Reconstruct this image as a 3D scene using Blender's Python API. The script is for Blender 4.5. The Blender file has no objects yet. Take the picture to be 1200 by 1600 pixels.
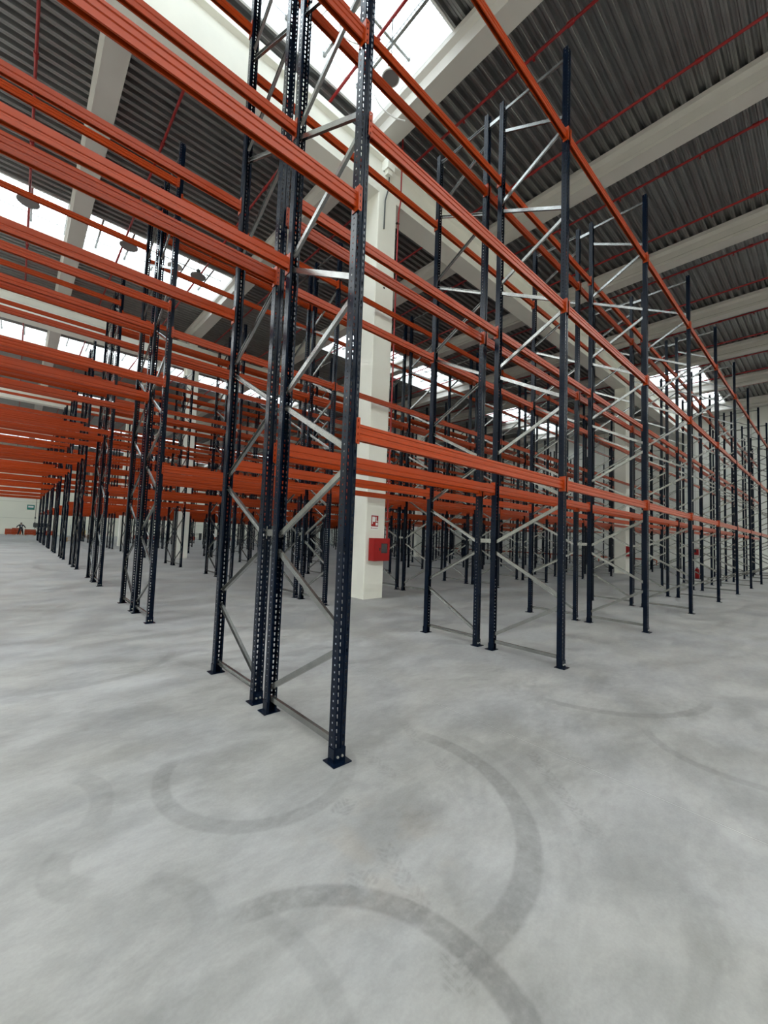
import bpy, bmesh, math, random
from mathutils import Matrix, Vector
random.seed(4)
S = bpy.context.scene
COL = S.collection

# ---------------------------------------------------------------- camera
YAW, PITCH, ROLL = math.radians(42.07408), math.radians(3.48253), math.radians(2.10947)
H = 1.6
F = 638.29                       # focal length in pixels of the 1200 px wide frame
sy, cy = math.sin(YAW), math.cos(YAW)
fwd = Vector((sy*math.cos(PITCH), cy*math.cos(PITCH), math.sin(PITCH)))
r0 = Vector((cy, -sy, 0)); u0 = r0.cross(fwd)
rgt = r0*math.cos(ROLL)+u0*math.sin(ROLL)
upv = -r0*math.sin(ROLL)+u0*math.cos(ROLL)
cd = bpy.data.cameras.new('camera'); cam = bpy.data.objects.new('camera', cd); COL.objects.link(cam)
cd.sensor_fit = 'HORIZONTAL'; cd.sensor_width = 36; cd.lens = 36*F/1200; cd.clip_end = 400; cd.clip_start = .05
M3 = Matrix((rgt, upv, -fwd)).transposed().to_4x4(); M3.translation = (0, 0, H)
cam.matrix_world = M3
S.camera = cam
def project(x, y, z):
    d = Vector((x, y, z-H)); w = d.dot(fwd)
    if w < .15: return None
    return 600+F*d.dot(rgt)/w, 800-F*d.dot(upv)/w, w

# ---------------------------------------------------------------- sky and exposure
W = bpy.data.worlds.new('overcast_sky'); S.world = W; W.use_nodes = True
bg = W.node_tree.nodes['Background']
bg.inputs['Color'].default_value = (.975, .985, 1.0, 1); bg.inputs['Strength'].default_value = 5.5
S.view_settings.view_transform = 'Standard'; S.view_settings.look = 'None'
S.view_settings.exposure = 0.95; S.view_settings.gamma = 1.0; S.view_settings.use_curve_mapping = False

# seen and added skylight openings (x0, x1, y0, y1) in the roof; each one is an area portal for the sky
CURB, ZR = 13.75, 13.12
STRIPS = [(-13.5, -9.5, [(-24, 41)]),  # both strips behind the camera: unseen, added to brighten the hall
          (-6.2, -4.0, [(-24, 41)]),
          (.6, 4.4, [(-24, -4)]),  # far-left openings, here and below: unseen, added for more daylight
          (5.6, 8.4, [(-24, -4), (-3.5, 6.62), (31.0, 41.2)]),
          (10.5, 16.8, [(-24, -4)]),
          (18.25, 21.2, [(-24, -4), (-3.5, 6.62), (12.9, 23.75), (30.0, 41.2)]),
          (23.5, 30, [(-24, -4)]),
          (31.6, 34.4, [(-24, -4), (-3.5, 20)]),
          (36.5, 42, [(-24, -4)]),
          (44.3, 47.2, [(-24, 41)]),
          (57.4, 60.3, [(-24, 41)]),
          (70.4, 73.3, [(-24, 41)])]
def portal(x0, x1, y0, y1, z=CURB+.25):
    l = bpy.data.lights.new('skylight_daylight', 'AREA'); l.shape = 'RECTANGLE'
    l.size = x1-x0; l.size_y = y1-y0; l.cycles.is_portal = True
    o = bpy.data.objects.new('skylight_daylight', l); COL.objects.link(o)
    o.location = ((x0+x1)/2, (y0+y1)/2, z)
for ya, yb, xs in STRIPS:
    for xa, xb in xs: portal(xa, xb, ya, yb)

# ---------------------------------------------------------------- materials
def new_mat(name):
    m = bpy.data.materials.new(name); m.use_nodes = True
    nt = m.node_tree; nt.nodes.clear()
    out = nt.nodes.new('ShaderNodeOutputMaterial'); b = nt.nodes.new('ShaderNodeBsdfPrincipled')
    nt.links.new(b.outputs[0], out.inputs[0])
    return m, nt, b
def pmat(name, col, rough=.5, metal=0.0, var=.08, scale=6.0, bump=0.0, spec=.5):
    m, nt, b = new_mat(name); L = nt.links.new
    tc = nt.nodes.new('ShaderNodeTexCoord')
    n = nt.nodes.new('ShaderNodeTexNoise'); n.inputs['Scale'].default_value = scale; n.inputs['Detail'].default_value = 4
    L(tc.outputs['Object'], n.inputs['Vector'])
    mr = nt.nodes.new('ShaderNodeMapRange'); mr.inputs[3].default_value = 1-var; mr.inputs[4].default_value = 1+var
    mr.inputs[1].default_value = .3; mr.inputs[2].default_value = .7
    L(n.outputs['Fac'], mr.inputs[0])
    mx = nt.nodes.new('ShaderNodeVectorMath'); mx.operation = 'SCALE'; mx.inputs[0].default_value = col
    L(mr.outputs[0], mx.inputs['Scale']); L(mx.outputs[0], b.inputs['Base Color'])
    b.inputs['Roughness'].default_value = rough; b.inputs['Metallic'].default_value = metal
    b.inputs['Specular IOR Level'].default_value = spec
    if bump:
        bp = nt.nodes.new('ShaderNodeBump'); bp.inputs['Strength'].default_value = bump; bp.inputs['Distance'].default_value = .01
        L(n.outputs['Fac'], bp.inputs['Height']); L(bp.outputs[0], b.inputs['Normal'])
    return m
ORANGE = pmat('orange_powder_coat', (.34, .038, .003), .30, 0, .05, 3, 0, .27)
NAVY = pmat('navy_powder_coat', (.0012, .0046, .0135), .2, 0, .10, 5, 0, .14)
GALV = pmat('galvanised_steel', (.26, .26, .25), .24, .92, .14, 9)
DECK = pmat('galvanised_roof_deck', (.27, .27, .265), .34, .8, .10, 1.2)
CREAM = pmat('cream_concrete', (.80, .785, .71), .72, 0, .05, .9, .1)
GREYC = pmat('precast_roof_concrete', (.52, .49, .45), .8, 0, .05, .8, .1)
REDP = pmat('red_pipe_paint', (.28, .008, .008), .4, 0, .06, 4)
REDC = pmat('red_cabinet_paint', (.30, .006, .006), .45, 0, .04, 4, 0, .3)
WHITE = pmat('white_paint', (.80, .80, .78), .5, 0, .03, 3)
CURBM = pmat('white_curb_sheet', (.78, .78, .76), .45, 0, .04, 3)
BLACK = pmat('black_rubber', (.012, .012, .014), .6, 0, .1, 4)
BOLT = pmat('zinc_bolt', (.6, .58, .52), .3, .9, .05, 30)
LAMPG = pmat('grey_lamp_reflector', (.17, .16, .16), .55, 0, .08, 5)
YEL = pmat('yellow_machine_paint', (.62, .40, .03), .45, 0, .06, 4)
WOOD = pmat('pallet_wood', (.40, .24, .12), .8, 0, .2, 5, .2)
BROWN = pmat('brown_board', (.26, .12, .06), .8, 0, .15, 5)
GREEN = pmat('green_sign', (.02, .20, .16), .4, 0, .04, 4)
DARKG = pmat('dark_grey_machine', (.05, .055, .055), .5, 0, .1, 4)
SKIN = pmat('skin', (.45, .26, .19), .6, 0, .05, 10)
CLOTH = pmat('dark_work_cloth', (.012, .013, .018), .9, 0, .15, 9)
TEE = pmat('light_cloth', (.45, .46, .48), .9, 0, .1, 9)
HAIR = pmat('dark_hair', (.02, .013, .01), .7, 0, .1, 9)
GLASSD = pmat('dark_cabinet_glass', (.03, .03, .035), .08, 0, .1, 4)

# painted wall panels with joints
def wall_mat(name, col, jy, jz):
    m, nt, b = new_mat(name); L = nt.links.new
    g = nt.nodes.new('ShaderNodeNewGeometry'); sp = nt.nodes.new('ShaderNodeSeparateXYZ'); L(g.outputs['Position'], sp.inputs[0])
    def line(sock, step, w):
        md = nt.nodes.new('ShaderNodeMath'); md.operation = 'PINGPONG'; md.inputs[1].default_value = step/2
        L(sock, md.inputs[0])
        lt = nt.nodes.new('ShaderNodeMath'); lt.operation = 'LESS_THAN'; lt.inputs[1].default_value = w; L(md.outputs[0], lt.inputs[0]); return lt
    ad = nt.nodes.new('ShaderNodeMath'); ad.operation = 'ADD'; L(sp.outputs['X'], ad.inputs[0]); L(sp.outputs['Y'], ad.inputs[1])
    a = line(ad.outputs[0], jy, .03); c = line(sp.outputs['Z'], jz, .025)
    mx = nt.nodes.new('ShaderNodeMath'); mx.operation = 'MAXIMUM'; L(a.outputs[0], mx.inputs[0]); L(c.outputs[0], mx.inputs[1])
    n = nt.nodes.new('ShaderNodeTexNoise'); n.inputs['Scale'].default_value = .35; n.inputs['Detail'].default_value = 3; L(g.outputs['Position'], n.inputs['Vector'])
    cr = nt.nodes.new('ShaderNodeValToRGB'); cr.color_ramp.elements[0].position = .3; cr.color_ramp.elements[1].position = .7
    cr.color_ramp.elements[0].color = tuple(c_*.94 for c_ in col)+(1,); cr.color_ramp.elements[1].color = col+(1,); L(n.outputs['Fac'], cr.inputs[0])
    mi = nt.nodes.new('ShaderNodeMix'); mi.data_type = 'RGBA'; L(mx.outputs[0], mi.inputs[0]); L(cr.outputs[0], mi.inputs[6])
    mi.inputs[7].default_value = tuple(c_*.72 for c_ in col)+(1,)
    L(mi.outputs[2], b.inputs['Base Color']); b.inputs['Roughness'].default_value = .7
    return m
WALLC = wall_mat('cream_wall_panels', (.84, .81, .69), 6.0, 2.4)
WALLG = wall_mat('grey_wall_panels', (.74, .73, .68), 1.2, 6.4)

# wired translucent sheet over the racks, clear glass in the unseen skylights added for light
def pane_mat(name, tint, solid):
    m = bpy.data.materials.new(name); m.use_nodes = True
    nt = m.node_tree; nt.nodes.clear(); L = nt.links.new
    out = nt.nodes.new('ShaderNodeOutputMaterial')
    tr = nt.nodes.new('ShaderNodeBsdfTransparent'); tr.inputs[0].default_value = tint+(1,)
    df = nt.nodes.new('ShaderNodeBsdfDiffuse'); df.inputs[0].default_value = (.3, .34, .36, 1)
    g = nt.nodes.new('ShaderNodeNewGeometry'); sp = nt.nodes.new('ShaderNodeSeparateXYZ'); L(g.outputs['Position'], sp.inputs[0])
    rs = []
    for k in ('X', 'Y'):
        md = nt.nodes.new('ShaderNodeMath'); md.operation = 'PINGPONG'; md.inputs[1].default_value = .06; L(sp.outputs[k], md.inputs[0])
        lt = nt.nodes.new('ShaderNodeMath'); lt.operation = 'LESS_THAN'; lt.inputs[1].default_value = .007; L(md.outputs[0], lt.inputs[0]); rs.append(lt)
    mx = nt.nodes.new('ShaderNodeMath'); mx.operation = 'MAXIMUM'; L(rs[0].outputs[0], mx.inputs[0]); L(rs[1].outputs[0], mx.inputs[1])
    ml = nt.nodes.new('ShaderNodeMath'); ml.operation = 'MULTIPLY_ADD'; ml.inputs[1].default_value = .6*solid; ml.inputs[2].default_value = .06; L(mx.outputs[0], ml.inputs[0])
    m2 = nt.nodes.new('ShaderNodeMixShader'); L(ml.outputs[0], m2.inputs[0]); L(tr.outputs[0], m2.inputs[1]); L(df.outputs[0], m2.inputs[2])
    L(m2.outputs[0], out.inputs[0]); return m
PANE = pane_mat('wired_translucent_sheet', (.80, .85, .87), 1)
ADDED_CLEAR = pane_mat('added_skylight_glass', (.92, .95, .95), 0)


# polished concrete floor: trowel clouds, joints, tyre marks
def floor_mat():
    m, nt, b = new_mat('polished_concrete_floor'); L = nt.links.new; N = nt.nodes.new
    g = N('ShaderNodeNewGeometry'); P = g.outputs['Position']
    def math_(op, a, c=None, d=None, clamp=False):
        n = N('ShaderNodeMath'); n.operation = op; n.use_clamp = clamp
        for i, v in enumerate((a, c, d)):
            if v is None: continue
            if isinstance(v, (int, float)): n.inputs[i].default_value = v
            else: L(v, n.inputs[i])
        return n.outputs[0]
    def noise(scale, detail=4, stretch=None, rot=0, rough=.55, dist=0):
        n = N('ShaderNodeTexNoise'); n.inputs['Scale'].default_value = scale; n.inputs['Detail'].default_value = detail
        n.inputs['Roughness'].default_value = rough; n.inputs['Distortion'].default_value = dist
        mp = N('ShaderNodeMapping'); L(P, mp.inputs['Vector']); mp.inputs['Rotation'].default_value = (0, 0, rot)
        mp.inputs['Scale'].default_value = stretch or (1, 1, 1); L(mp.outputs[0], n.inputs['Vector']); return n.outputs['Fac']
    def rng(v, a, c, d, e):
        n = N('ShaderNodeMapRange'); n.interpolation_type = 'SMOOTHSTEP'; L(v, n.inputs[0])
        for i, q in enumerate((a, c, d, e)): n.inputs[i+1].default_value = q
        return n.outputs[0]
    big = noise(.55, 5, dist=.6); mid = noise(1.5, 9, (1, 1.9, 1), .5, .64, .35); fine = noise(10, 7, (1, 1.8, 1), -.4, .62, .2)
    speck = noise(70, 2)
    val = math_('ADD', rng(big, .3, .7, -.038, .038), .292)
    val = math_('ADD', val, rng(mid, .36, .64, -.034, .03))
    val = math_('ADD', val, rng(fine, .35, .65, -.014, .013))
    val = math_('ADD', val, rng(speck, .35, .65, -.007, .007))
    blot = rng(noise(1.1, 5, (1, 1.7, 1), 1.1, .65, .4), .54, .66, 0, 1)
    val = math_('MULTIPLY', val, math_('SUBTRACT', 1, math_('MULTIPLY', blot, .13)))
    sp = N('ShaderNodeSeparateXYZ'); L(P, sp.inputs[0]); X, Y = sp.outputs['X'], sp.outputs['Y']
    wob = math_('MULTIPLY', math_('SUBTRACT', noise(3, 3), .5), .05)
    edge = noise(25, 3)
    # tyre arcs: centre x, y, radius, width, darkness, middle angle, half angle
    arcs = [(1.593, 1.995, 1.025, .13, .17, -42, 68), (.69, .98, .735, .11, .20, 28, 62), (1.375, 2.70, .61, .105, .14, -150, 78),
            (1.375, 2.70, .61, .105, .12, -55, 35), (.006, 2.985, .494, .12, .10, 0, 40), (.441, 2.427, .20, .13, .11, -170, 60),
            (.119, 1.329, .823, .08, .09, -2, 30), (5.38, 2.156, 1.23, .10, .14, -130, 50), (4.52, .549, .67, .08, .12, 155, 50),
            (.407, 1.864, .30, .10, .08, 15, 50), (1.593, 1.995, 1.22, .10, .06, -40, 50), (2.9, 5.6, 1.3, .10, .09, -120, 60), (0.6, 6.2, 1.1, .1, .10, -60, 50),
            (6.2, 4.1, .9, .10, .08, 60, 70)]
    for (ax, ay, R, w, dk, am, ah) in arcs:
        dx = math_('SUBTRACT', X, ax); dy = math_('SUBTRACT', Y, ay)
        ln = math_('SQRT', math_('ADD', math_('MULTIPLY', dx, dx), math_('MULTIPLY', dy, dy)))
        d = math_('ABSOLUTE', math_('SUBTRACT', math_('ADD', ln, math_('MULTIPLY', wob, .4)), R))
        ring = rng(d, w*.5-.012, w*.5+.012, 1, 0)
        ca = math_('DIVIDE', math_('ADD', math_('MULTIPLY', dx, math.cos(math.radians(am))), math_('MULTIPLY', dy, math.sin(math.radians(am)))), math_('MAXIMUM', ln, .01))
        sec = rng(ca, math.cos(math.radians(ah)), math.cos(math.radians(ah*.72)), 0, 1)
        k = math_('MULTIPLY', math_('MULTIPLY', ring, sec), rng(edge, .25, .6, .55, 1))
        val = math_('MULTIPLY', val, math_('SUBTRACT', 1, math_('MULTIPLY', k, dk*1.35)))
    # patterned tread prints: line from a to b
    for (x1, y1, x2, y2, w, dk) in [(3.05, 1.62, 2.50, .92, .09, .17), (2.03, 2.4, 2.0, 2.0, .10, .12), (1.62, 2.02, 1.50, 1.95, .13, .2), (1.53, 1.62, 1.42, 1.22, .09, .16),
                                    (1.34, 1.56, 1.30, 1.48, .14, .18), (1.38, 1.02, 1.28, .92, .12, .18), (2.62, 2.55, 2.45, 2.2, .08, .12), (2.42, 1.98, 2.32, 1.86, .1, .14), (3.3, 1.9, 3.2, 1.2, .1, .07)]:
        ln = math.hypot(x2-x1, y2-y1); ux, uy = (x2-x1)/ln, (y2-y1)/ln
        s = math_('ADD', math_('MULTIPLY', math_('SUBTRACT', X, x1), ux), math_('MULTIPLY', math_('SUBTRACT', Y, y1), uy))
        t = math_('ADD', math_('MULTIPLY', math_('SUBTRACT', X, x1), -uy), math_('MULTIPLY', math_('SUBTRACT', Y, y1), ux))
        t = math_('ABSOLUTE', math_('ADD', t, wob))
        k = math_('MULTIPLY', rng(t, w*.4, w*.6, 1, 0), rng(math_('ABSOLUTE', math_('SUBTRACT', s, ln/2)), ln*.42, ln*.6, 1, 0))
        tread = math_('GREATER_THAN', math_('SINE', math_('ADD', math_('MULTIPLY', s, 150), math_('MULTIPLY', t, 160))), -.3)
        k = math_('MULTIPLY', k, math_('ADD', math_('MULTIPLY', tread, .6), .4))
        k = math_('MULTIPLY', k, rng(edge, .4, .6, .3, 1))
        val = math_('MULTIPLY', val, math_('SUBTRACT', 1, math_('MULTIPLY', k, dk)))
    # saw-cut joints
    for sock, off, step in ((X, 3.17, 11.4), (Y, 8.5, 10.85)):
        d = math_('PINGPONG', math_('SUBTRACT', sock, off), step/2)
        k = math_('LESS_THAN', d, .005)
        val = math_('ADD', val, math_('MULTIPLY', k, .09))
        k2 = math_('LESS_THAN', math_('ABSOLUTE', math_('SUBTRACT', d, .007)), .003)
        val = math_('SUBTRACT', val, math_('MULTIPLY', k2, .07))
    tint = rng(noise(.8, 3, dist=.5), .35, .65, 0, 1)
    tc = N('ShaderNodeMix'); tc.data_type = 'RGBA'; L(tint, tc.inputs[0]); tc.inputs[6].default_value = (1.0, .985, .975, 1); tc.inputs[7].default_value = (1.02, .99, .94, 1)
    # faint reddish dust in front of the first upright
    dd = math_('SQRT', math_('ADD', math_('POWER', math_('SUBTRACT', X, 1.5), 2), math_('POWER', math_('SUBTRACT', Y, 1.6), 2)))
    du = math_('MULTIPLY', rng(dd, .15, .6, 1, 0), rng(noise(4, 4), .45, .65, 0, .5))
    t2 = N('ShaderNodeMix'); t2.data_type = 'RGBA'; L(du, t2.inputs[0]); L(tc.outputs[2], t2.inputs[6]); t2.inputs[7].default_value = (1.08, .98, .88, 1)
    sc = N('ShaderNodeVectorMath'); sc.operation = 'SCALE'; L(t2.outputs[2], sc.inputs[0]); L(val, sc.inputs['Scale'])
    L(sc.outputs[0], b.inputs['Base Color'])
    L(rng(mid, .3, .7, .40, .62), b.inputs['Roughness']); b.inputs['Specular IOR Level'].default_value = .4
    bp = N('ShaderNodeBump'); bp.inputs['Strength'].default_value = .06; bp.inputs['Distance'].default_value = .01; L(fine, bp.inputs['Height']); L(bp.outputs[0], b.inputs['Normal'])
    return m
FLOORM = floor_mat()

# ---------------------------------------------------------------- helpers
def link(name, me, mat, parent=None, loc=None, rz=0.0):
    o = bpy.data.objects.new(name, me); COL.objects.link(o)
    if mat is not None and not me.materials:
        for q in (mat if isinstance(mat, (list, tuple)) else [mat]): me.materials.append(q)
    if parent: o.parent = parent
    if loc is not None: o.location = loc
    if rz: o.rotation_euler.z = rz
    return o
def tag(o, label=None, cat=None, group=None, kind=None):
    if label: o['label'] = label
    if cat: o['category'] = cat
    if group: o['group'] = group
    if kind: o['kind'] = kind
    return o
def empty(name, loc, rz=0.0):
    o = bpy.data.objects.new(name, None); COL.objects.link(o); o.location = loc; o.rotation_euler.z = rz; o.empty_display_size = .2
    return o
class MB:
    def __init__(s): s.v = []; s.f = []; s.m = []
    def poly(s, pts, mi=0):
        i = len(s.v); s.v += [tuple(p) for p in pts]; s.f.append(tuple(range(i, i+len(pts)))); s.m.append(mi)
    def box(s, x0, x1, y0, y1, z0, z1, mi=0):
        i = len(s.v)
        s.v += [(x, y, z) for x in (x0, x1) for y in (y0, y1) for z in (z0, z1)]
        for f in ((0, 1, 3, 2), (4, 6, 7, 5), (0, 4, 5, 1), (2, 3, 7, 6), (0, 2, 6, 4), (1, 5, 7, 3)):
            s.f.append(tuple(i+k for k in f)); s.m.append(mi)
    def extrude(s, prof, A, B, U, V, mi=0, cap=True):
        """2D profile (u,v) swept from A to B with axes U,V"""
        A, B, U, V = map(Vector, (A, B, U, V)); i = len(s.v); n = len(prof)
        for P in (A, B):
            for u, v in prof: s.v.append(tuple(P+U*u+V*v))
        for k in range(n):
            j = (k+1) % n; s.f.append((i+k, i+j, i+n+j, i+n+k)); s.m.append(mi)
        if cap: s.f.append(tuple(range(i+n-1, i-1, -1))); s.f.append(tuple(range(i+n, i+2*n))); s.m += [mi, mi]
    def tube(s, pts, r, n=10, mi=0):
        pts = [Vector(p) for p in pts]; i = len(s.v)
        for k, p in enumerate(pts):
            t = (pts[min(k+1, len(pts)-1)]-pts[max(k-1, 0)]).normalized()
            a = Vector((0, 0, 1)) if abs(t.z) < .9 else Vector((1, 0, 0))
            u = t.cross(a).normalized(); v = t.cross(u)
            for q in range(n):
                an = 2*math.pi*q/n; s.v.append(tuple(p+u*math.cos(an)*r+v*math.sin(an)*r))
        for k in range(len(pts)-1):
            for q in range(n):
                q2 = (q+1) % n; s.f.append((i+k*n+q, i+k*n+q2, i+(k+1)*n+q2, i+(k+1)*n+q)); s.m.append(mi)
        s.f.append(tuple(i+q for q in range(n-1, -1, -1))); e = i+(len(pts)-1)*n; s.f.append(tuple(e+q for q in range(n))); s.m += [mi, mi]
    def lathe(s, prof, n=32, c=(0, 0, 0), mi=0):
        i = len(s.v)
        for r, z in prof:
            for q in range(n):
                an = 2*math.pi*q/n; s.v.append((c[0]+r*math.cos(an), c[1]+r*math.sin(an), c[2]+z))
        for k in range(len(prof)-1):
            for q in range(n):
                q2 = (q+1) % n; s.f.append((i+k*n+q, i+k*n+q2, i+(k+1)*n+q2, i+(k+1)*n+q)); s.m.append(mi)
    def add(s, o, M=None, mi=None):
        i = len(s.v); s.v += [tuple(M @ Vector(p)) for p in o.v] if M else list(o.v)
        s.f += [tuple(i+k for k in f) for f in o.f]; s.m += o.m if mi is None else [mi]*len(o.f)
    def mesh(s, name):
        me = bpy.data.meshes.new(name); me.from_pydata(s.v, [], s.f); me.polygons.foreach_set('material_index', s.m); me.update(); return me
def ordn(k): return ['first', 'second', 'third', 'fourth', 'fifth', 'sixth', 'seventh', 'eighth', 'ninth', 'tenth', 'eleventh', 'twelfth'][k]
def in_view(pts, m=160):
    q = [project(*p) for p in pts]; q = [t for t in q if t]
    if not q: return False
    return max(t[0] for t in q) > -m and min(t[0] for t in q) < 1200+m and max(t[1] for t in q) > -m and min(t[1] for t in q) < 1600+m

# ---------------------------------------------------------------- rack grid (metres)
X0, Y0, BAY, DEP, GAP, ROWP = 1.8129, 2.4232, 3.5455, 1.0130, .2888, 5.4238
NROW, NST = 10, 11
# ---------------------------------------------------------------- room shell
XL, XR, YB, YF = -24.0, 42.5, -14.0, 80.0
mb = MB(); mb.box(XL, XR, YB, YF, -.2, 0); tag(link('floor', mb.mesh('floor'), FLOORM), kind='structure')
mb = MB(); mb.box(XR, XR+.3, YB, YF, 0, CURB); tag(link('wall_right', mb.mesh('wall_right'), WALLG), kind='structure')
mb = MB(); mb.box(XL-.3, XL, YB, YF, 0, CURB); tag(link('wall_left', mb.mesh('wall_left'), WALLC), kind='structure')
mb = MB(); mb.box(XL, XR, YF, YF+.3, 0, CURB); tag(link('wall_far', mb.mesh('wall_far'), WALLC), kind='structure')
mb = MB(); mb.box(XL, XR, YB-.3, YB, 0, CURB); tag(link('wall_back', mb.mesh('wall_back'), WALLC), kind='structure')

# roof deck: trapezoidal ribs along X, cut out at the skylights
mb = MB()
def deck(x0, x1, y0, y1):
    pitch = .262; k0 = math.floor(y0/pitch); y = k0*pitch
    pts = []
    while y < y1+pitch:
        pts += [(y, ZR), (y+.035, ZR), (y+.045, ZR+.012), (y+.06, ZR+.012), (y+.07, ZR), (y+.105, ZR), (y+.135, ZR+.11), (y+.165, ZR+.11), (y+.175, ZR+.098), (y+.19, ZR+.098), (y+.2, ZR+.11), (y+.232, ZR+.11)]; y += pitch
    out = []
    for a, b_ in zip(pts[:-1], pts[1:]):
        if b_[0] <= y0 or a[0] >= y1: continue
        ya, za, yb, zb = a[0], a[1], b_[0], b_[1]
        if ya < y0: za += (zb-za)*(y0-ya)/(yb-ya); ya = y0
        if yb > y1: zb = za+(zb-za)*(y1-ya)/(yb-ya); yb = y1
        mb.poly([(x0, ya, za), (x1, ya, za), (x1, yb, zb), (x0, yb, zb)])
        mb.poly([(x0, ya, ZR+.16), (x1, ya, ZR+.16), (x1, yb, ZR+.16), (x0, yb, ZR+.16)])
yc = YB
for ya, yb, xs in STRIPS:
    deck(XL, XR, yc, ya)
    xp = XL
    for xa, xb in xs:
        if xa > xp: deck(xp, xa, ya, yb)
        xp = xb
    if xp < XR: deck(xp, XR, ya, yb)
    yc = yb
deck(XL, XR, yc, YF)
tag(link('ceiling', mb.mesh('ceiling'), DECK), kind='structure')

# skylights, seen and added: window_<n> = pane, with curb and glazing bars as parts
nw = 0
for ya, yb, xs in STRIPS:
    for xa, xb in xs:
        nw += 1
        mb = MB(); mb.box(xa, xb, ya, yb, CURB-.06, CURB-.045)
        w = tag(link('window_%d' % nw, mb.mesh('skylight_pane'), ADDED_CLEAR if (xb < -3.9 or yb < 0) else PANE), kind='structure')  # added, unseen skylights take the clear pane to let in more light
        mb = MB(); t = .05
        mb.box(xa-t, xb+t, ya-t, ya, ZR-.02, CURB); mb.box(xa-t, xb+t, yb, yb+t, ZR-.02, CURB)
        mb.box(xa-t, xa, ya, yb, ZR-.02, CURB); mb.box(xb, xb+t, ya, yb, ZR-.02, CURB)
        link('curb', mb.mesh('skylight_curb'), CURBM, w)
        mb = MB(); x = xa+1.06
        while x < xb:
            mb.box(x-.035, x+.035, ya, yb, CURB-.16, CURB-.05); x += 1.06
        mb.box(xa, xb, (ya+yb)/2-.03, (ya+yb)/2+.03, CURB-.11, CURB-.07)
        mb.box(xa, xb, yb-.45, yb-.42, CURB-.11, CURB-.07)
        link('glazing_bars', mb.mesh('glazing_bars'), GALV, w)

# concrete columns
JX = [-16.4, -10.6, -4.8, 1.02, 6.93, 12.47, 18.17, 24.02, 29.35, 35.1, 40.8]
COLX = (6.65, 25.93); CW = .66
COLY = (8.04, 24.4, 40.75, 57.1)
def girder(y, k):
    D = .62; x0, x1 = XL, XR
    prof = [(0, 10.85), (D, 10.85), (D, 11.5), (D-.1, 11.58), (D-.1, 11.84), (D, 11.9), (D, 12.08), (0, 12.08), (0, 11.9), (.1, 11.84), (.1, 11.58), (0, 11.5)]
    m = MB(); m.extrude(prof, (x0, y, 0), (x1, y, 0), (0, 1, 0), (0, 0, 1))
    for jx in JX: m.box(jx-.22, jx+.22, y+.06, y+D-.06, 12.07, 12.502)
    tag(link('roof_girder', m.mesh('roof_girder'), CREAM), 'cream precast concrete girder carried by the %s line of columns from the camera' % ordn(k), 'girder', 'concrete roof girders')
for k, y in enumerate(COLY): girder(y, k)
WHERE = {(0, 0): 'large cream concrete column behind the nearest upright frame, with fire hose cabinet and sign',
         (1, 0): 'cream concrete column at right, seen through the front racks, with red box on its side'}
for iy, y in enumerate(COLY):
    for ix, x in enumerate(COLX):
        c = empty('concrete_column', (x+CW/2, y+.31, 0))
        m = MB(); cw = CW/2; b = .02
        pr = [(-cw+b, -.31), (cw-b, -.31), (cw, -.31+b), (cw, .31-b), (cw-b, .31), (-cw+b, .31), (-cw, .31-b), (-cw, -.31+b)]
        m.extrude(pr, (0, 0, 0), (0, 0, 10.85), (1, 0, 0), (0, 1, 0)); link('shaft', m.mesh('column_shaft'), CREAM, c)
        m = MB(); m.box(-cw-.05, cw+.05, -.36, .36, 10.4, 10.85)
        if iy < 2:
            for zz in (7.06, 8.3, 9.16):
                m2 = MB(); 
                for q in range(1): m2.extrude([(.03*math.cos(t*math.pi/8), .03*math.sin(t*math.pi/8)) for t in range(16)], (-.02, -.313, zz), (-.02, -.308, zz), (1, 0, 0), (0, 0, 1))
                link('lifting_socket', m2.mesh('lifting_socket'), BLACK, c)
        tag(c, WHERE.get((ix, iy), 'cream concrete column of the %s line from the camera, %s of the two in it' % (ordn(iy), ('left', 'right')[ix])), 'column', 'concrete columns')

# roof joists (run across the girders) with a moulded section
YS = [YB, 8.35, 24.7, 41.05, 57.4, YF]
jp = [(-.25, 12.5), (.25, 12.5), (.25, 12.6), (.19, 12.66), (.19, 12.9), (.31, 12.98), (.31, 13.12), (-.31, 13.12), (-.31, 12.98), (-.19, 12.9), (-.19, 12.66), (-.25, 12.6)]
SPAN = ['front', 'second', 'third', 'fourth', 'fifth']
jm = {}
for s in range(5):
    m = MB(); m.extrude(jp, (0, YS[s], 0), (0, YS[s+1]-.01, 0), (1, 0, 0), (0, 0, 1)); jm[s] = m.mesh('roof_joist')
for i, x in enumerate(JX):
    for s in range(5):
        if not in_view([(x, YS[s]+(YS[s+1]-YS[s])*t/6, 12.5) for t in range(7)], 60): continue
        side = 'over the cross aisle' if i <= 3 else '%s joist right of the cross aisle' % ordn(i-4)
        if i < 3: side = '%s joist left of the cross aisle' % ordn(2-i)
        tag(link('roof_joist', jm[s], GREYC, loc=(x, 0, 0)), 'concrete roof joist, %s, %s roof span' % (side, SPAN[s]), 'joist', 'precast roof joists')

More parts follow.
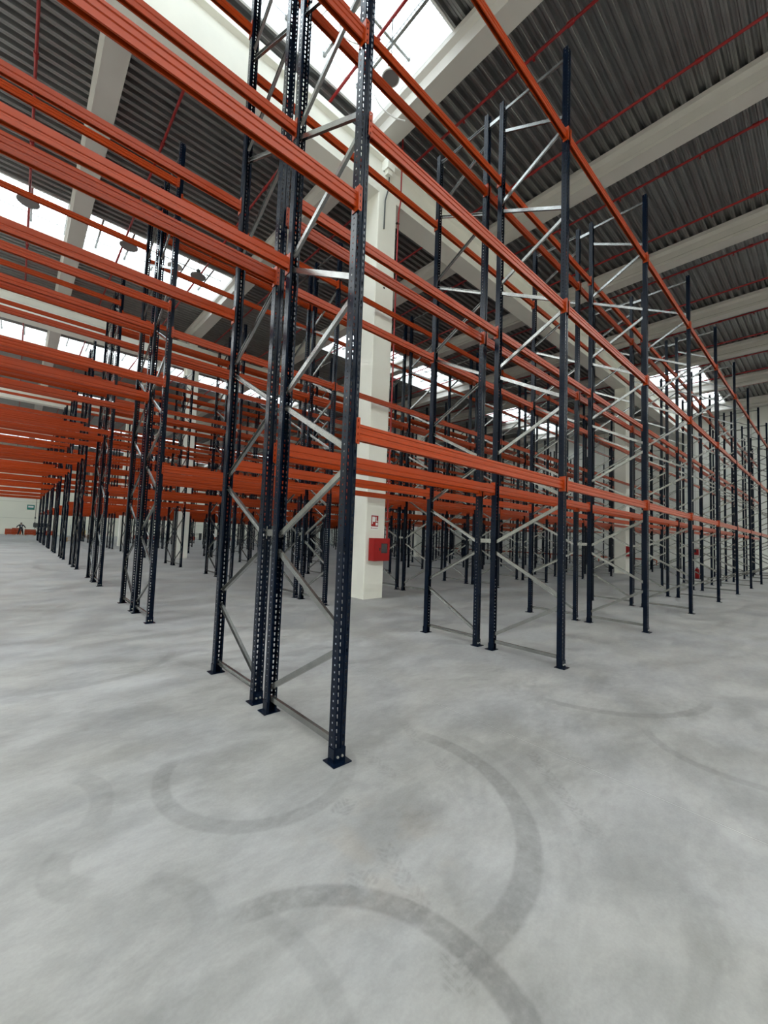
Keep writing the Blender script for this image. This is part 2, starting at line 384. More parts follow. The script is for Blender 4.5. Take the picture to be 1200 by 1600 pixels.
# sprinkler pipes
PX = [-3.37, -.37, 2.49, 5.38, 8.25, 11.07, 13.93, 16.8, 19.65, 22.5, 25.4, 28.2, 31.0, 33.9, 36.7]
pm = MB(); pm.tube([(0, YB+.2, 12.93), (0, YF-.2, 12.93)], .036, 12); pmesh = pm.mesh('pipe_run')
cm = MB(); cm.tube([(0, -.07, 12.93), (0, .07, 12.93)], .055, 12); cmesh = cm.mesh('pipe_coupling')
hm = MB(); hm.tube([(0, 0, 12.93), (0, 0, 12.86)], .016, 8); hm.lathe([(.0, 12.82), (.03, 12.82), (.03, 12.835), (0, 12.84)], 10); hmesh = hm.mesh('sprinkler_head')
for i, x in enumerate(PX):
    o = empty('sprinkler_pipe', (x, 0, 0)); 
    tag(o, 'red sprinkler pipe under the roof, %s from the left' % (ordn(i) if i < 12 else ['thirteenth', 'fourteenth', 'fifteenth'][i-12]), 'pipe', 'red sprinkler pipes')
    link('pipe', pmesh, REDP, o)
    for yy in (1.2, 3.3, 5.3, 9.6, 12.4, 15.5, 21.5):
        link('coupling', cmesh, REDP, o, (0, yy+.35*(i % 3), 0))
        link('sprinkler_head', hmesh, REDP, o, (0, yy+1.2+.2*(i % 2), 0))

# ---------------------------------------------------------------- pallet racks
# perforated upright (open at the back), front face towards -y
def strip(m, a, b, holes, z0=0.0, z1=8.6, pitch=.05, h0=.010, h1=.038, inset=.25):
    """vertical sheet from a to b (xy); holes = [(u0,u1)] in metres along it"""
    a = Vector((a[0], a[1], 0)); b = Vector((b[0], b[1], 0)); L_ = (b-a).length; d = (b-a)/L_
    n = int(round((z1-z0)/pitch))
    us = [0.0]
    for h in holes: us += [h[0], h[1]]
    us.append(L_)
    if not holes:
        m.poly([a+Vector((0, 0, z0)), b+Vector((0, 0, z0)), b+Vector((0, 0, z1)), a+Vector((0, 0, z1))]); return
    levels = []
    for k in range(n): levels += [(z0+k*pitch, 0), (z0+k*pitch+h0, 1), (z0+k*pitch+h1, 2)]
    levels.append((z1, 0)); base = len(m.v); nu = len(us)
    for z, t in levels:
        for j, u in enumerate(us):
            if t == 1 and 0 < j < nu-1:
                w = holes[(j-1)//2]; ins = (w[1]-w[0])*inset; u = u+ins if j % 2 == 1 else u-ins
            m.v.append(tuple(a+d*u+Vector((0, 0, z))))
    for r in range(len(levels)-1):
        hole = levels[r][1] == 1
        for j in range(nu-1):
            if hole and j % 2 == 1: continue
            m.f.append((base+r*nu+j, base+r*nu+j+1, base+(r+1)*nu+j+1, base+(r+1)*nu+j)); m.m.append(0)
def post_mb():
    m = MB(); w, f, bk = .046, -.038, .034
    strip(m, (-w, f), (-.012, f), [(.010, .024)])
    m.poly([(-.012, f, 0), (-.008, f+.007, 0), (-.008, f+.007, 8.6), (-.012, f, 8.6)])
    strip(m, (-.008, f+.007), (.008, f+.007), [])
    m.poly([(.008, f+.007, 0), (.012, f, 0), (.012, f, 8.6), (.008, f+.007, 8.6)])
    strip(m, (.012, f), (w, f), [(.010, .024)])
    strip(m, (-w, bk), (-w, f), [(.030, .041)], h0=.016, h1=.028, inset=.1)
    strip(m, (w, f), (w, bk), [(.030, .041)], h0=.016, h1=.028, inset=.1)
    strip(m, (-w+.018, bk+.004), (-w, bk), []); strip(m, (w, bk), (w-.018, bk+.004), [])
    return m
POST = post_mb(); post_me = POST.mesh('post')
def plate_mb():
    m = MB(); m.box(-.078, .078, -.085, .05, 0, .008)
    m.box(-.05, .05, -.044, -.040, .008, .10); m.box(-.05, -.0465, -.044, .03, .008, .10); m.box(.0465, .05, -.044, .03, .008, .10)
    return m
PLATE = plate_mb(); plate_me = PLATE.mesh('foot_plate')
bm_ = MB(); bm_.lathe([(0, -.012), (.008, -.010), (.0095, -.004), (.0095, 0), (0, 0)], 8); 
bolt_me = bm_.mesh('bolt')
HD = DEP/2
CPROF = [(-.0225, -.014), (.0225, -.014), (.0225, .014), (.019, .014), (.019, -.010), (-.019, -.010), (-.019, .014), (-.0225, .014)]
def braces():
    out = []
    def br(y1, z1, y2, z2):
        m = MB(); A = Vector((0, y1, z1)); B = Vector((0, y2, z2)); t = (B-A).normalized(); U = Vector((1, 0, 0)).cross(t)
        m.extrude(CPROF, A, B, U, (1, 0, 0)); out.append(m)
    e = HD-.012
    br(-e, .125, e, .125)
    # near post is at -y; the inner post (+y) holds the even nodes
    for k in range(12):
        za = .17+.668*k+.07; zb = .17+.668*(k+1)-.07
        if k == 0: za = .22
        s = 1 if k % 2 == 0 else -1
        br(s*e, za, -s*e, zb)
    br(e, 8.47, -e, 8.47)
    return out
BR = braces(); br_me = [b.mesh('brace') for b in BR]
PI = math.pi
def local(m, y, rz): return Matrix.Translation((0, y, 0)) @ Matrix.Rotation(rz, 4, 'Z')
FR = MB()
for s, rz in ((-1, 0), (1, PI)):
    M_ = local(None, s*HD, rz); FR.add(POST, M_, 0); FR.add(PLATE, M_, 0)
for b in BR: FR.add(b, None, 1)
frame_me = FR.mesh('upright_frame')
def full_frame(loc, rz):
    t = empty('upright_frame', loc, rz)
    for s, r in ((-1, 0), (1, PI)):
        link('upright_post', post_me, NAVY, t, (0, s*HD, 0), r)
        p = link('foot_plate', plate_me, NAVY, t, (0, s*HD, 0), r)
        for bx in (-.02, .02):
            q = link('bolt', bolt_me, BOLT, p, (bx, -.044, .045)); q.rotation_euler.x = -PI/2
    for b in br_me: link('brace', b, GALV, t)
    return t
proto = full_frame((0, 0, 0), 0)
kids = [(c, list(c.children)) for c in proto.children]
def dup_full(loc, rz):
    r = proto.copy(); COL.objects.link(r); r.location = loc; r.rotation_euler.z = rz
    for c, sub in kids:
        d = c.copy(); COL.objects.link(d); d.parent = r
        for g_ in sub:
            h = g_.copy(); COL.objects.link(h); h.parent = d
    return r
first = True
ROWN = ['front', 'second', 'third', 'fourth', 'fifth', 'sixth', 'seventh', 'eighth', 'ninth', 'tenth']
def station_words(k):
    if k < 0: return 'left of the cross aisle'
    return '%s frame right of aisle' % ordn(k)
sp = MB(); sp.extrude([(-.03, -.02), (.03, -.02), (.03, .02), (.026, .02), (.026, -.016), (-.026, -.016), (-.026, .02), (-.03, .02)], (0, -(GAP/2-.041), 0), (0, GAP/2-.041, 0), (0, 0, 1), (1, 0, 0))
sp.box(-.004, .004, -(GAP/2-.039), -(GAP/2-.043), -.06, .06); sp.box(-.004, .004, GAP/2-.043, GAP/2-.039, -.06, .06)
spacer_me = sp.mesh('row_spacer')
for rw in range(NROW):
    for st in range(-1, NST):
        x = X0+st*BAY
        for half in (0, 1):
            yc_ = Y0+rw*ROWP+HD+half*(DEP+GAP); rz = 0 if half == 0 else PI
            pts = [(x, yc_, z) for z in (0, 4, 8.6)]
            if not in_view(pts, 260) and st >= 0: continue
            loc = (x, yc_, 0)
            if rw <= 2 and st >= 0:
                if first: t = proto; t.location = loc; t.rotation_euler.z = rz; first = False
                else: t = dup_full(loc, rz)
            else:
                t = link('upright_frame', frame_me, [NAVY, GALV], None, loc, rz)
            tag(t, 'navy upright frame, %s half of %s rack row, %s' % (('near', 'far')[half], ROWN[rw], station_words(st)), 'rack frame', 'navy upright frames of the pallet racks')
        if rw <= 1 and 0 <= st < 9:
            for z in (1.6, 8.4):
                ysp = Y0+rw*ROWP+DEP+GAP/2
                if not in_view([(x, ysp, z)], 40): continue
                tag(link('row_spacer', spacer_me, GALV, None, (x, ysp, z)), '%s steel spacer inside the %s rack row, at %s' % (('low', 'high')[z > 5], ROWN[rw], station_words(st)), 'spacer', 'steel row spacers')

# beams
BL = BAY-.096
BP = [(-.025, 0), (-.014, 0), (-.014, .09), (.015, .09), (.015, 0), (.025, 0), (.025, .032), (.019, .038), (.019, .052), (.025, .058), (.025, .10), (.008, .10), (.008, .122), (-.025, .122),
      (-.025, .102), (-.019, .097), (-.019, .083), (-.025, .077), (-.025, .055), (-.019, .049), (-.019, .034), (-.025, .028)]  # underside carved into an open cavity so the beam bottom comes out dark
b = MB(); b.extrude(BP, (-BL/2, 0, 0), (BL/2, 0, 0), (0, 1, 0), (0, 0, 1)); beam_me = b.mesh('load_beam')
def conn():
    # at the +x end of a beam: side plate + slotted plate over the face of the post
    m = MB(); x = BL/2; m.box(x-.004, x+.001, -.05, .028, -.035, .16)
    z0, z1 = -.038, .162; y = -.0515
    def plate(yy):
        n = 4; hz = (z1-z0)/n
        for k in range(n):
            za = z0+k*hz; zb = za+hz; xa, xb = x-.004, x+.030
            ch = .008
            zl, zh = (za+ch if k == 0 else za), (zb-ch if k == n-1 else zb)
            hx0, hx1, hz0, hz1 = x+.009, x+.019, za+.014, zb-.014
            P = lambda a_, c_: (a_, yy, c_)
            m.poly([P(xa, za), P(hx0, za), P(hx0, zb), P(xa, zb)])
            m.poly([P(hx1, za), P(xb, zl), P(xb, zh), P(hx1, zb)])
            m.poly([P(hx0, za), P(hx1, za), P(hx1, hz0), P(hx0, hz0)]); m.poly([P(hx0, hz1), P(hx1, hz1), P(hx1, zb), P(hx0, zb)])
    plate(y); plate(y+.004)
    m.poly([(x+.030, y, z0+.008), (x+.030, y+.004, z0+.008), (x+.030, y+.004, z1-.008), (x+.030, y, z1-.008)])
    return m
CN = conn(); conn_me = CN.mesh('end_connector')
CNL = MB(); CNL.v = [(-p[0], p[1], p[2]) for p in CN.v]; CNL.f = [tuple(reversed(f)) for f in CN.f]; CNL.m = list(CN.m); connl_me = CNL.mesh('end_connector')
BS = MB(); BS.extrude(BP, (-BL/2, 0, 0), (BL/2, 0, 0), (0, 1, 0), (0, 0, 1)); BS.box(BL/2, BL/2+.03, -.053, -.048, -.038, .162); BS.box(-BL/2-.03, -BL/2, -.053, -.048, -.038, .162)
LEV0 = (2.32, 4.745, 7.215)
COR = (4.095, 5.46, 7.77)
OFF = (0, DEP, DEP+GAP, 2*DEP+GAP)
beams = []
for rw in range(NROW):
    for bay in range(-1, NST-1):
        lv = COR if bay < 0 else tuple(z+(0 if rw == 0 else .265) for z in LEV0)
        xc = X0+(bay+.5)*BAY
        for li, z in enumerate(lv):
            for ln in range(4):
                y = Y0+rw*ROWP+OFF[ln]; s = -1 if ln in (0, 2) else 1
                pa = [project(X0+(bay+t/8)*BAY, y, z+.06) for t in range(9)]
                pa = [q for q in pa if q]
                vis = [q for q in pa if -60 < q[0] < 1260 and -60 < q[1] < 1660]
                if not vis:
                    near = [q for q in pa if -400 < q[0] < 1600 and -700 < q[1]]
                    if not near: continue
                    area = 0
                else:
                    L_ = sum(math.hypot(p[0]-q[0], p[1]-q[1]) for p, q in zip(vis[:-1], vis[1:]))
                    area = L_*F*.12/(sum(q[2] for q in vis)/len(vis))
                beams.append((area, rw, bay, li, ln, xc, y, z, s))
beams.sort(key=lambda q: -q[0])
LN = ['near face', 'near inner line', 'far inner line', 'far face']
LV = ['lowest', 'middle', 'top']
stuff = MB()
for n, (area, rw, bay, li, ln, xc, y, z, s) in enumerate(beams):
    rz = 0 if s < 0 else PI
    if n < 300:
        o = link('load_beam', beam_me, ORANGE, None, (xc, y+s*.006, z), rz)
        bw = 'bridging the aisle' if bay < 0 else '%s bay right of aisle' % ordn(bay)
        tag(o, 'orange beam, %s level, %s, %s, %s row' % (LV[li], LN[ln], bw, ROWN[rw]), 'beam', 'orange load beams of the pallet racks')
        link('end_connector', conn_me, ORANGE, o); link('end_connector', connl_me, ORANGE, o)
    else:
        stuff.add(BS, Matrix.Translation((xc, y+s*.006, z)) @ Matrix.Rotation(rz, 4, 'Z'), 0)
tag(link('load_beam', stuff.mesh('load_beams_far'), ORANGE), 'smaller orange beams of the farther rack rows behind the front ones', 'beam', 'orange load beams of the pallet racks', 'stuff')

# ---------------------------------------------------------------- column fittings
cx, cyf = 6.65, 8.04
h = empty('hose_cabinet', (7.045, cyf, .98))
m = MB(); m.box(-.27, .27, -.2, 0, 0, .58); link('box', m.mesh('cabinet_box'), REDC, h)
m = MB(); y_ = -.215
m.box(-.26, .26, y_, -.2, .01, .20); m.box(-.26, .26, y_, -.2, .45, .57); m.box(-.26, -.03, y_, -.2, .20, .45); m.box(.19, .26, y_, -.2, .20, .45)
d_ = link('door', m.mesh('cabinet_door'), REDC, h)
m = MB(); m.box(-.03, .19, -.206, -.202, .2, .45); link('window', m.mesh('cabinet_window'), GLASSD, d_)
m = MB(); m.box(-.10, -.065, -.225, -.215, .26, .34); link('latch', m.mesh('cabinet_latch'), BLACK, d_)
m = MB(); m.extrude([(.09*math.cos(t*PI/10), .09*math.sin(t*PI/10)) for t in range(20)], (.08, -.2045, .33), (.08, -.2015, .33), (1, 0, 0), (0, 0, 1)); link('hose_reel', m.mesh('hose_reel'), WHITE, h)
tag(h, 'red fire hose cabinet with glazed door on the big cream column', 'hose cabinet')
# fire hose sign: white symbols on red
sgn = empty('fire_sign', (6.94, cyf-.004, 1.86))
m = MB(); m.box(-.135, .135, -.004, 0, -.09, .30); link('panel', m.mesh('sign_panel'), WHITE, sgn)
m = MB()
m.box(-.12, .12, -.006, -.004, 0, .285); link('red_field', m.mesh('red_field'), REDC, sgn)
m = MB(); yy0, yy1 = -.008, -.006
m.box(-.09, .01, yy0, yy1, .12, .255); m.box(.035, .055, yy0, yy1, .13, .25); m.box(.055, .1, yy0, yy1, .13, .15)
m.box(.03, .105, yy0, yy1, .03, .1); m.box(-.09, -.07, yy0, yy1, .06, .12)
for t in range(6):
    a = t*PI/5; m.box(.02+.03*math.cos(a)-.006, .02+.03*math.cos(a)+.006, yy0, yy1, .19+.03*math.sin(a)-.006, .19+.03*math.sin(a)+.006)
link('pictogram', m.mesh('pictogram'), WHITE, sgn)
m = MB(); m.box(-.12, -.09, -.006, -.004, -.055, -.03)
for t in range(6): m.box(-.07+t*.03, -.05+t*.03, -.006, -.004, -.055, -.04)
link('caption', m.mesh('sign_caption'), REDC, sgn)
tag(sgn, 'small red and white fire hose sign on the cream column above the cabinet', 'sign')
m = MB(); m.tube([(7.362, cyf-.03, 1.15), (7.362, cyf-.03, 10.6), (7.362, cyf-.1, 10.9), (7.362, cyf-.1, 12.9)], .022, 10)
o = link('riser_pipe', m.mesh('riser_pipe'), REDP); tag(o, 'thin red riser pipe up the right edge of the big cream column', 'pipe')
m = MB()
for z in (2.0, 4.2, 6.4, 8.6, 10.3): m.box(7.29, 7.39, cyf-.055, cyf, z, z+.03)
link('pipe_clips', m.mesh('pipe_clips'), GALV, o)
m = MB(); m.tube([(6.86, cyf-.02, 9.9), (6.86, cyf-.03, 10.7), (6.95, cyf-.05, 11.1), (6.95, cyf-.05, 11.4)], .018, 8)
tag(link('grey_conduit', m.mesh('grey_conduit'), DARKG), 'thin grey bent conduit at the top of the big cream column', 'conduit')
m = MB(); m.box(6.80, 7.05, cyf-.16, cyf+.1, 11.55, 11.85); m.box(6.84, 7.01, cyf-.12, cyf, 11.42, 11.55)
tag(link('concrete_corbel', m.mesh('concrete_corbel'), CREAM), 'small cream concrete block on the girder above the big column', 'corbel')

# second column: red cabinet; right wall: cabinet and extinguisher
def red_box(loc, axis, label):
    o = empty('hose_cabinet', loc)
    m = MB()
    if axis == 'x': m.box(-.2, 0, -.27, .27, 0, .58)
    else: m.box(-.27, .27, -.2, 0, 0, .58)
    link('box', m.mesh('cabinet_box'), REDC, o)
    m = MB()
    if axis == 'x': m.box(-.206, -.2, -.12, .12, .2, .45)
    else: m.box(-.12, .12, -.206, -.2, .2, .45)
    link('window', m.mesh('cabinet_window'), GLASSD, o); tag(o, label, 'hose cabinet')
red_box((26.2, 8.04, 1.0), 'y', 'red fire hose cabinet on the second cream column at right')
red_box((42.5, 7.95, 1.05), 'x', 'red fire hose cabinet on the grey right-hand wall')
e = empty('fire_extinguisher', (26.9, 4.95, 0))
m = MB(); m.lathe([(0, .02), (.09, .02), (.10, .05), (.10, .45), (.07, .53), (.03, .56), (0, .56)], 20); link('cylinder', m.mesh('extinguisher_cylinder'), REDC, e)
m = MB(); m.box(-.02, .02, -.02, .02, .55, .62); m.box(-.02, .1, -.015, .015, .6, .625); m.lathe([(0, 0), (.10, 0), (.10, .03), (0, .03)], 20); link('valve', m.mesh('extinguisher_valve'), BLACK, e)
m = MB(); m.tube([(.02, 0, .58), (.14, 0, .5), (.13, 0, .25)], .012, 8); link('hose', m.mesh('extinguisher_hose'), BLACK, e)
tag(e, 'red fire extinguisher standing on the floor under the right-hand racks', 'extinguisher')

# ---------------------------------------------------------------- high bay lamps
def lamp(loc, r, label, mat=LAMPG, ring=False, top=12.892):
    o = empty('high_bay_lamp', loc)
    m = MB(); m.lathe([(0, 0), (r*.92, 0), (r, .02), (r, .04), (r*.55, .10), (.07, .13), (0, .13)], 36); link('reflector', m.mesh('lamp_reflector'), mat, o)
    if ring:
        m = MB(); m.lathe([(r*.9, -.004), (r*1.03, -.004), (r*1.03, .045), (r*1.0, .045)], 36); link('rim', m.mesh('lamp_rim'), WHITE, o)
    m = MB(); m.lathe([(0, .13), (.07, .13), (.08, .3), (.05, .33), (0, .33)], 20); link('driver_housing', m.mesh('driver_housing'), DARKG, o)
    m = MB(); m.tube([(0, 0, .3), (0, 0, top-loc[2])], .012, 8); link('suspension_rod', m.mesh('suspension_rod'), DARKG, o)
    tag(o, label, 'ceiling lamp', 'round lamps hung under the skylights')
lamp((5.38, 6.26, 11.5), .19, 'round grey lamp with white rim under the nearest skylight, top centre', LAMPG, True)
lamp((-.37, 17.55, 12.1), .30, 'leftmost round grey lamp under the second skylight strip')
lamp((2.49, 17.6, 12.1), .30, 'middle round grey lamp under the second skylight strip, left of the racks')
lamp((4.98, 17.6, 12.1), .30, 'third round grey lamp from left, under the second skylight strip', top=ZR+.02)
lamp((4.2, 18.1, 12.4), .28, 'pale round lamp behind the third one under the second skylight strip', pmat('pale_lamp', (.55, .52, .5), .5), top=ZR+.02)
# dangling cables
def cable(pts, label):
    m = MB(); P = [Vector(p) for p in pts]; q = []
    for i in range(len(P)-1):
        a_, b_, c_, d_2 = P[max(i-1, 0)], P[i], P[i+1], P[min(i+2, len(P)-1)]
        for t in range(6):
            t /= 6; q.append(.5*((2*b_)+(c_-a_)*t+(2*a_-5*b_+4*c_-d_2)*t*t+(3*b_-a_-3*c_+d_2)*t**3))
    q.append(P[-1]); m.tube(q, .014, 8); tag(link('cable', m.mesh('cable'), WHITE), label, 'cable', 'white cables hanging from the skylights')
cable([(5.5, 8.38, 13.35), (5.5, 7.5, 13.0), (5.55, 7.25, 12.5), (5.75, 7.1, 11.9), (6.1, 6.95, 11.7), (6.4, 6.85, 11.75)], 'white cable dangling beside the joist at the nearest skylight corner')
cable([(4.3, 8.38, 13.35), (4.3, 7.4, 13.1), (4.35, 6.95, 12.9), (4.6, 7.0, 12.5), (4.95, 6.8, 12.4), (5.2, 6.6, 12.5)], 'white curved cable under the nearest skylight, left of the round lamp')
cable([(3.3, 8.38, 13.35), (3.3, 7.4, 13.1), (3.35, 6.95, 12.9), (3.5, 7.0, 12.7), (3.8, 6.8, 12.6), (4.1, 6.6, 12.8)], 'white curved cable under the nearest skylight, seen between the front frames')

# ---------------------------------------------------------------- far staging area
def stack_beams(x, y, w, n, k, label, rz=0.0):
    m = MB()
    for i in range(n):
        for j in range(k): m.box(-w/2+.02*((i*3+j) % 3), w/2-.02*((i+j) % 2), j*.075, j*.075+.06, .1+i*.125, .1+i*.125+.115)
    o = link('beam_stack', m.mesh('beam_stack'), ORANGE, None, (x, y, 0), rz)
    m = MB(); m.box(-w/2+.1, -w/2+.2, 0, k*.075, 0, .1); m.box(w/2-.2, w/2-.1, 0, k*.075, 0, .1); link('bearers', m.mesh('bearers'), WOOD, o)
    tag(o, label, 'stack of beams', 'stacks of orange beams waiting at the far wall')
stack_beams(-.25, 74.5, 1.15, 6, 6, 'leftmost stack of orange beams on the floor by the far wall')
stack_beams(.35, 76.2, 1.0, 7, 5, 'stack of orange beams partly hidden behind the leftmost stack')
stack_beams(1.75, 74.5, 1.2, 6, 6, 'stack of orange beams right of the dark figure by the far wall')
stack_beams(3.8, 75.0, 1.1, 5, 6, 'rightmost stack of orange beams, beside the rack row ends')
# scissor lift with raised platform
s_ = empty('scissor_lift', (2.9, 76.5, 0))
m = MB(); m.box(-.8, .8, -.4, .4, .12, .45); link('chassis', m.mesh('lift_chassis'), DARKG, s_)
for wx in (-.6, .6):
    for wy in (-.42, .42):
        m = MB(); m.extrude([(.16*math.cos(t*PI/8), .16*math.sin(t*PI/8)) for t in range(16)], (wx, wy-.06, .16), (wx, wy+.06, .16), (1, 0, 0), (0, 0, 1)); link('wheel', m.mesh('wheel'), BLACK, s_)
for yy_ in (-.3, .3):
    m = MB(); m.tube([(-.65, yy_, .45), (.65, yy_, 1.15)], .04, 8); m.tube([(.65, yy_, .45), (-.65, yy_, 1.15)], .04, 8); link('scissor_arms', m.mesh('scissor_arms'), DARKG, s_)
m = MB(); m.box(-.85, .85, -.4, .4, 1.15, 1.25); m.box(-.85, .85, -.4, -.36, 1.25, 1.75); m.box(-.85, .85, .36, .4, 1.25, 1.75); link('platform', m.mesh('lift_platform'), DARKG, s_)
tag(s_, 'dark scissor lift with crossed arms by the far wall', 'lift')
# reach truck behind the rack ends
t = empty('forklift_truck', (7.0, 71.0, 0))
m = MB(); m.box(-.5, .5, -.6, .9, .15, 1.0); m.box(-.45, .45, .3, .9, 1.0, 1.3); link('body', m.mesh('truck_body'), YEL, t)
m = MB()
for sx in (-.3, .3): m.box(sx-.05, sx+.05, -.75, -.62, .05, 2.2)
m.box(-.3, .3, -.72, -.66, 1.0, 1.08); m.box(-.3, .3, -.72, -.66, 2.1, 2.2); link('mast', m.mesh('truck_mast'), BLACK, t)
for sx in (-.25, .25):
    m = MB(); m.box(sx-.05, sx+.05, -1.8, -.75, .08, .13); link('fork', m.mesh('fork'), BLACK, t)
m = MB()
for sx in (-.42, .42):
    for sy_ in (-.5, .5): m.tube([(sx, sy_, 1.0), (sx, sy_, 2.1)], .03, 8)
m.box(-.48, .48, -.55, .55, 2.1, 2.15); link('overhead_guard', m.mesh('overhead_guard'), BLACK, t)
for sx in (-.45, .45):
    for sy_ in (-.45, .6):
        m = MB(); m.extrude([(.22*math.cos(q*PI/8), .22*math.sin(q*PI/8)) for q in range(16)], (sx-.08, sy_, .22), (sx+.08, sy_, .22), (0, 1, 0), (0, 0, 1)); link('wheel', m.mesh('wheel'), BLACK, t)
tag(t, 'yellow forklift truck beyond the rack rows near the far wall', 'forklift')
def crate(x, y, w, d, hh, n, mat, label, cat='pallet stack'):
    m = MB()
    for i in range(n):
        z = i*hh/n; s = hh/n
        for q in range(5): m.box(-w/2+q*w/5+.01, -w/2+(q+1)*w/5-.02, -d/2, d/2, z+s*.78, z+s)
        for q in (-1, 0, 1): m.box(q*(w/2-.06)-.05, q*(w/2-.06)+.05, -d/2, d/2, z, z+s*.78)
    tag(link('pallet_stack', m.mesh('pallet_stack'), mat, None, (x, y, 0)), label, cat, 'pallet stacks beyond the racks')
crate(4.35, 50.4, 1.0, .8, .42, 3, WOOD, 'low stack of wooden pallets beside the cross aisle near the far rack rows')
crate(6.1, 61.5, 1.6, .9, .5, 3, WOOD, 'low stack of pallets beyond the last rack row, seen between frames')
crate(5.6, 73.8, 1.2, 1.0, 1.7, 8, WHITE, 'tall pale stack of pallets beside the yellow forklift')
crate(11.5, 66, 1.2, 1.0, .9, 5, BROWN, 'brown pallet stack right of the forklift beyond the rack rows')
crate(16.5, 67, 1.2, 1.0, 1.3, 7, DARKG, 'dark pallet stack beyond the rack rows, left of centre')
crate(21.0, 68, 2.4, 1.0, 1.1, 5, DARKG, 'long dark pallet stack beyond the rack rows near centre')
for i, (x, y) in enumerate(((13.5, 64), (19.0, 64.5), (25.0, 66.0))):
    stack_beams(x, y, 2.6, 4, 5, 'low orange beam stack beyond the last rack row, %s from the left' % ordn(i))
# green exit sign on the far wall
g = empty('exit_sign', (1.7, YF, 3.7)); m = MB(); m.box(-.42, .42, -.06, 0, 0, .72); link('panel', m.mesh('exit_sign_panel'), GREEN, g)
m = MB(); m.box(-.3, .3, -.065, -.06, .3, .55); link('pictogram', m.mesh('exit_pictogram'), WHITE, g)
tag(g, 'green sign with a white symbol high on the far cream wall', 'sign')
m = MB(); m.tube([(2.3, YF-.03, .9), (2.3, YF-.03, 5.5)], .025, 8); m.box(2.22, 2.38, YF-.1, YF, 1.6, 1.85); m.box(2.22, 2.38, YF-.1, YF, 2.4, 2.65)
tag(link('wall_conduit', m.mesh('wall_conduit'), DARKG), 'thin grey conduit with two small boxes on the far wall', 'conduit')
# rail along the right wall
m = MB(); m.extrude([(0, .4), (.06, .4), (.06, .52), (0, .52)], (XR-.35, 10.5, 0), (XR-.35, 44, 0), (1, 0, 0), (0, 0, 1))
y = 10.6
while y < 44: m.box(XR-.33, XR-.27, y, y+.08, 0, .52); y += 2.4
tag(link('guard_rail', m.mesh('guard_rail'), ORANGE), 'low orange guard rail in front of the right-hand wall', 'rail')

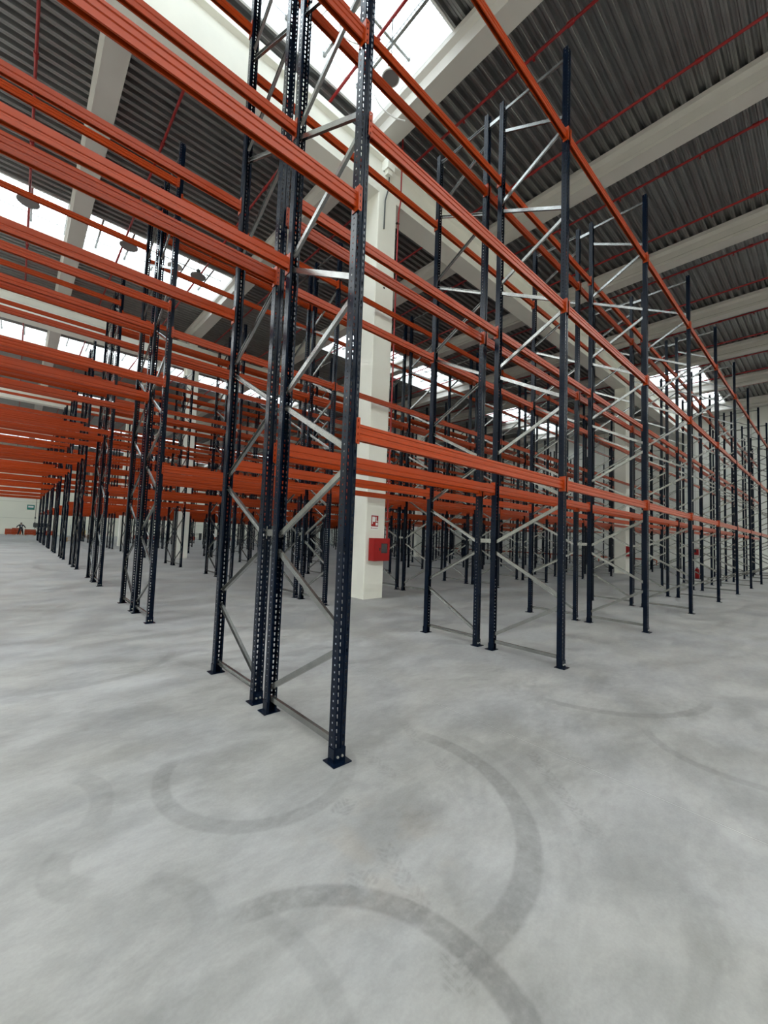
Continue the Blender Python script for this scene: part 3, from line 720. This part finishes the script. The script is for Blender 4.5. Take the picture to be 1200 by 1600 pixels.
# ---------------------------------------------------------------- person near the far wall
def person(loc, rz):
    o = empty('person', loc, rz)
    J = [('pel', (0, 0, .95), .15), ('bel', (0, .01, 1.10), .14), ('che', (0, 0, 1.32), .16), ('nec', (0, 0, 1.47), .06), ('hed', (0, -.01, 1.60), .095), ('top', (0, 0, 1.70), .07),
         ('sl', (.19, 0, 1.40), .06), ('el', (.36, -.03, 1.22), .045), ('wl', (.44, -.12, 1.02), .032), ('hl', (.46, -.14, .93), .036),
         ('sr', (-.19, 0, 1.40), .06), ('er', (-.38, -.03, 1.24), .045), ('wr', (-.46, -.10, 1.04), .032), ('hr', (-.48, -.12, .95), .036),
         ('tl', (.10, 0, .86), .10), ('kl', (.19, -.03, .48), .068), ('al', (.26, .02, .10), .045), ('fl', (.28, -.14, .045), .042),
         ('tr', (-.10, 0, .86), .10), ('kr', (-.19, -.02, .48), .068), ('ar', (-.27, .02, .10), .045), ('fr', (-.29, -.14, .045), .042)]
    ix = {j[0]: i for i, j in enumerate(J)}
    E_ = [('pel', 'bel'), ('bel', 'che'), ('che', 'nec'), ('nec', 'hed'), ('hed', 'top'), ('che', 'sl'), ('sl', 'el'), ('el', 'wl'), ('wl', 'hl'), ('che', 'sr'), ('sr', 'er'), ('er', 'wr'), ('wr', 'hr'),
          ('pel', 'tl'), ('tl', 'kl'), ('kl', 'al'), ('al', 'fl'), ('pel', 'tr'), ('tr', 'kr'), ('kr', 'ar'), ('ar', 'fr')]
    V = [j[1] for j in J]; Rr = [j[2] for j in J]; E2 = [(ix[a], ix[b]) for a, b in E_]
    for hand, s in (('hl', 1), ('hr', -1)):          # five fingers on each hand
        bx, by, bz = V[ix[hand]]
        for q in range(4):
            V.append((bx+s*.004, by-.03+q*.02, bz-.06)); V.append((bx-s*.006, by-.035+q*.021, bz-.105+.008*abs(q-1))); Rr += [.0095, .008]
            E2 += [(ix[hand], len(V)-2), (len(V)-2, len(V)-1)]
        V.append((bx-s*.01, by-.055, bz-.03)); Rr.append(.0095); E2.append((ix[hand], len(V)-1))
    me = bpy.data.meshes.new('body'); me.from_pydata(V, E2, []); me.update()
    bd = link('body', me, SKIN, o)
    md = bd.modifiers.new('skin', 'SKIN'); sl = me.skin_vertices or None
    if not me.skin_vertices:
        bpy.context.view_layer.objects.active = bd
    for i, r in enumerate(Rr):
        d = me.skin_vertices[0].data[i]; d.radius = (r, r*(.75 if i in (0, 1, 2) else 1)); d.use_root = (i == 0)
    sb = bd.modifiers.new('smooth', 'SUBSURF'); sb.levels = 1; sb.render_levels = 1
    def garment(name, chains, mat, grow):
        m = MB()
        for ch in chains:
            P = [Vector(V[ix[c]]) for c in ch]; R_ = [Rr[ix[c]]*grow+.012 for c in ch]
            base = len(m.v); n = 12
            for k, p in enumerate(P):
                t = (P[min(k+1, len(P)-1)]-P[max(k-1, 0)]).normalized(); u = t.cross(Vector((0, 1, 0))).normalized(); v = t.cross(u)
                for q in range(n):
                    an = 2*PI*q/n; m.v.append(tuple(p+u*math.cos(an)*R_[k]+v*math.sin(an)*R_[k]*.85))
            for k in range(len(P)-1):
                for q in range(n): m.f.append((base+k*n+q, base+k*n+(q+1) % n, base+(k+1)*n+(q+1) % n, base+(k+1)*n+q)); m.m.append(0)
            m.f.append(tuple(base+q for q in range(n))); m.f.append(tuple(base+(len(P)-1)*n+q for q in range(n))); m.m += [0, 0]
        link(name, m.mesh(name), mat, o)
    garment('trousers', [('bel', 'pel', 'tl', 'kl', 'al'), ('bel', 'pel', 'tr', 'kr', 'ar')], CLOTH, 1.12)
    garment('jacket', [('pel', 'bel', 'che', 'nec'), ('che', 'sl', 'el', 'wl'), ('che', 'sr', 'er', 'wr')], CLOTH, 1.12)
    m = MB(); m.box(-.07, .07, -.19, -.16, 1.15, 1.38); link('shirt_front', m.mesh('shirt_front'), TEE, o)
    m = MB(); m.lathe([(0, 1.735), (.06, 1.725), (.10, 1.67), (.105, 1.61), (.09, 1.58)], 16, (0, .015, 0)); link('hair', m.mesh('hair'), HAIR, o)
    m = MB(); m.box(-.012, .012, -.125, -.095, 1.585, 1.615); m.box(-.03, .03, -.108, -.098, 1.545, 1.553); m.box(-.045, -.02, -.108, -.097, 1.62, 1.63); m.box(.02, .045, -.108, -.097, 1.62, 1.63)
    link('face_features', m.mesh('face_features'), SKIN, o)
    tag(o, 'person in dark work clothes standing with legs apart between stacks of orange beams', 'person')
person((.75, 73.6, 0), math.radians(8))
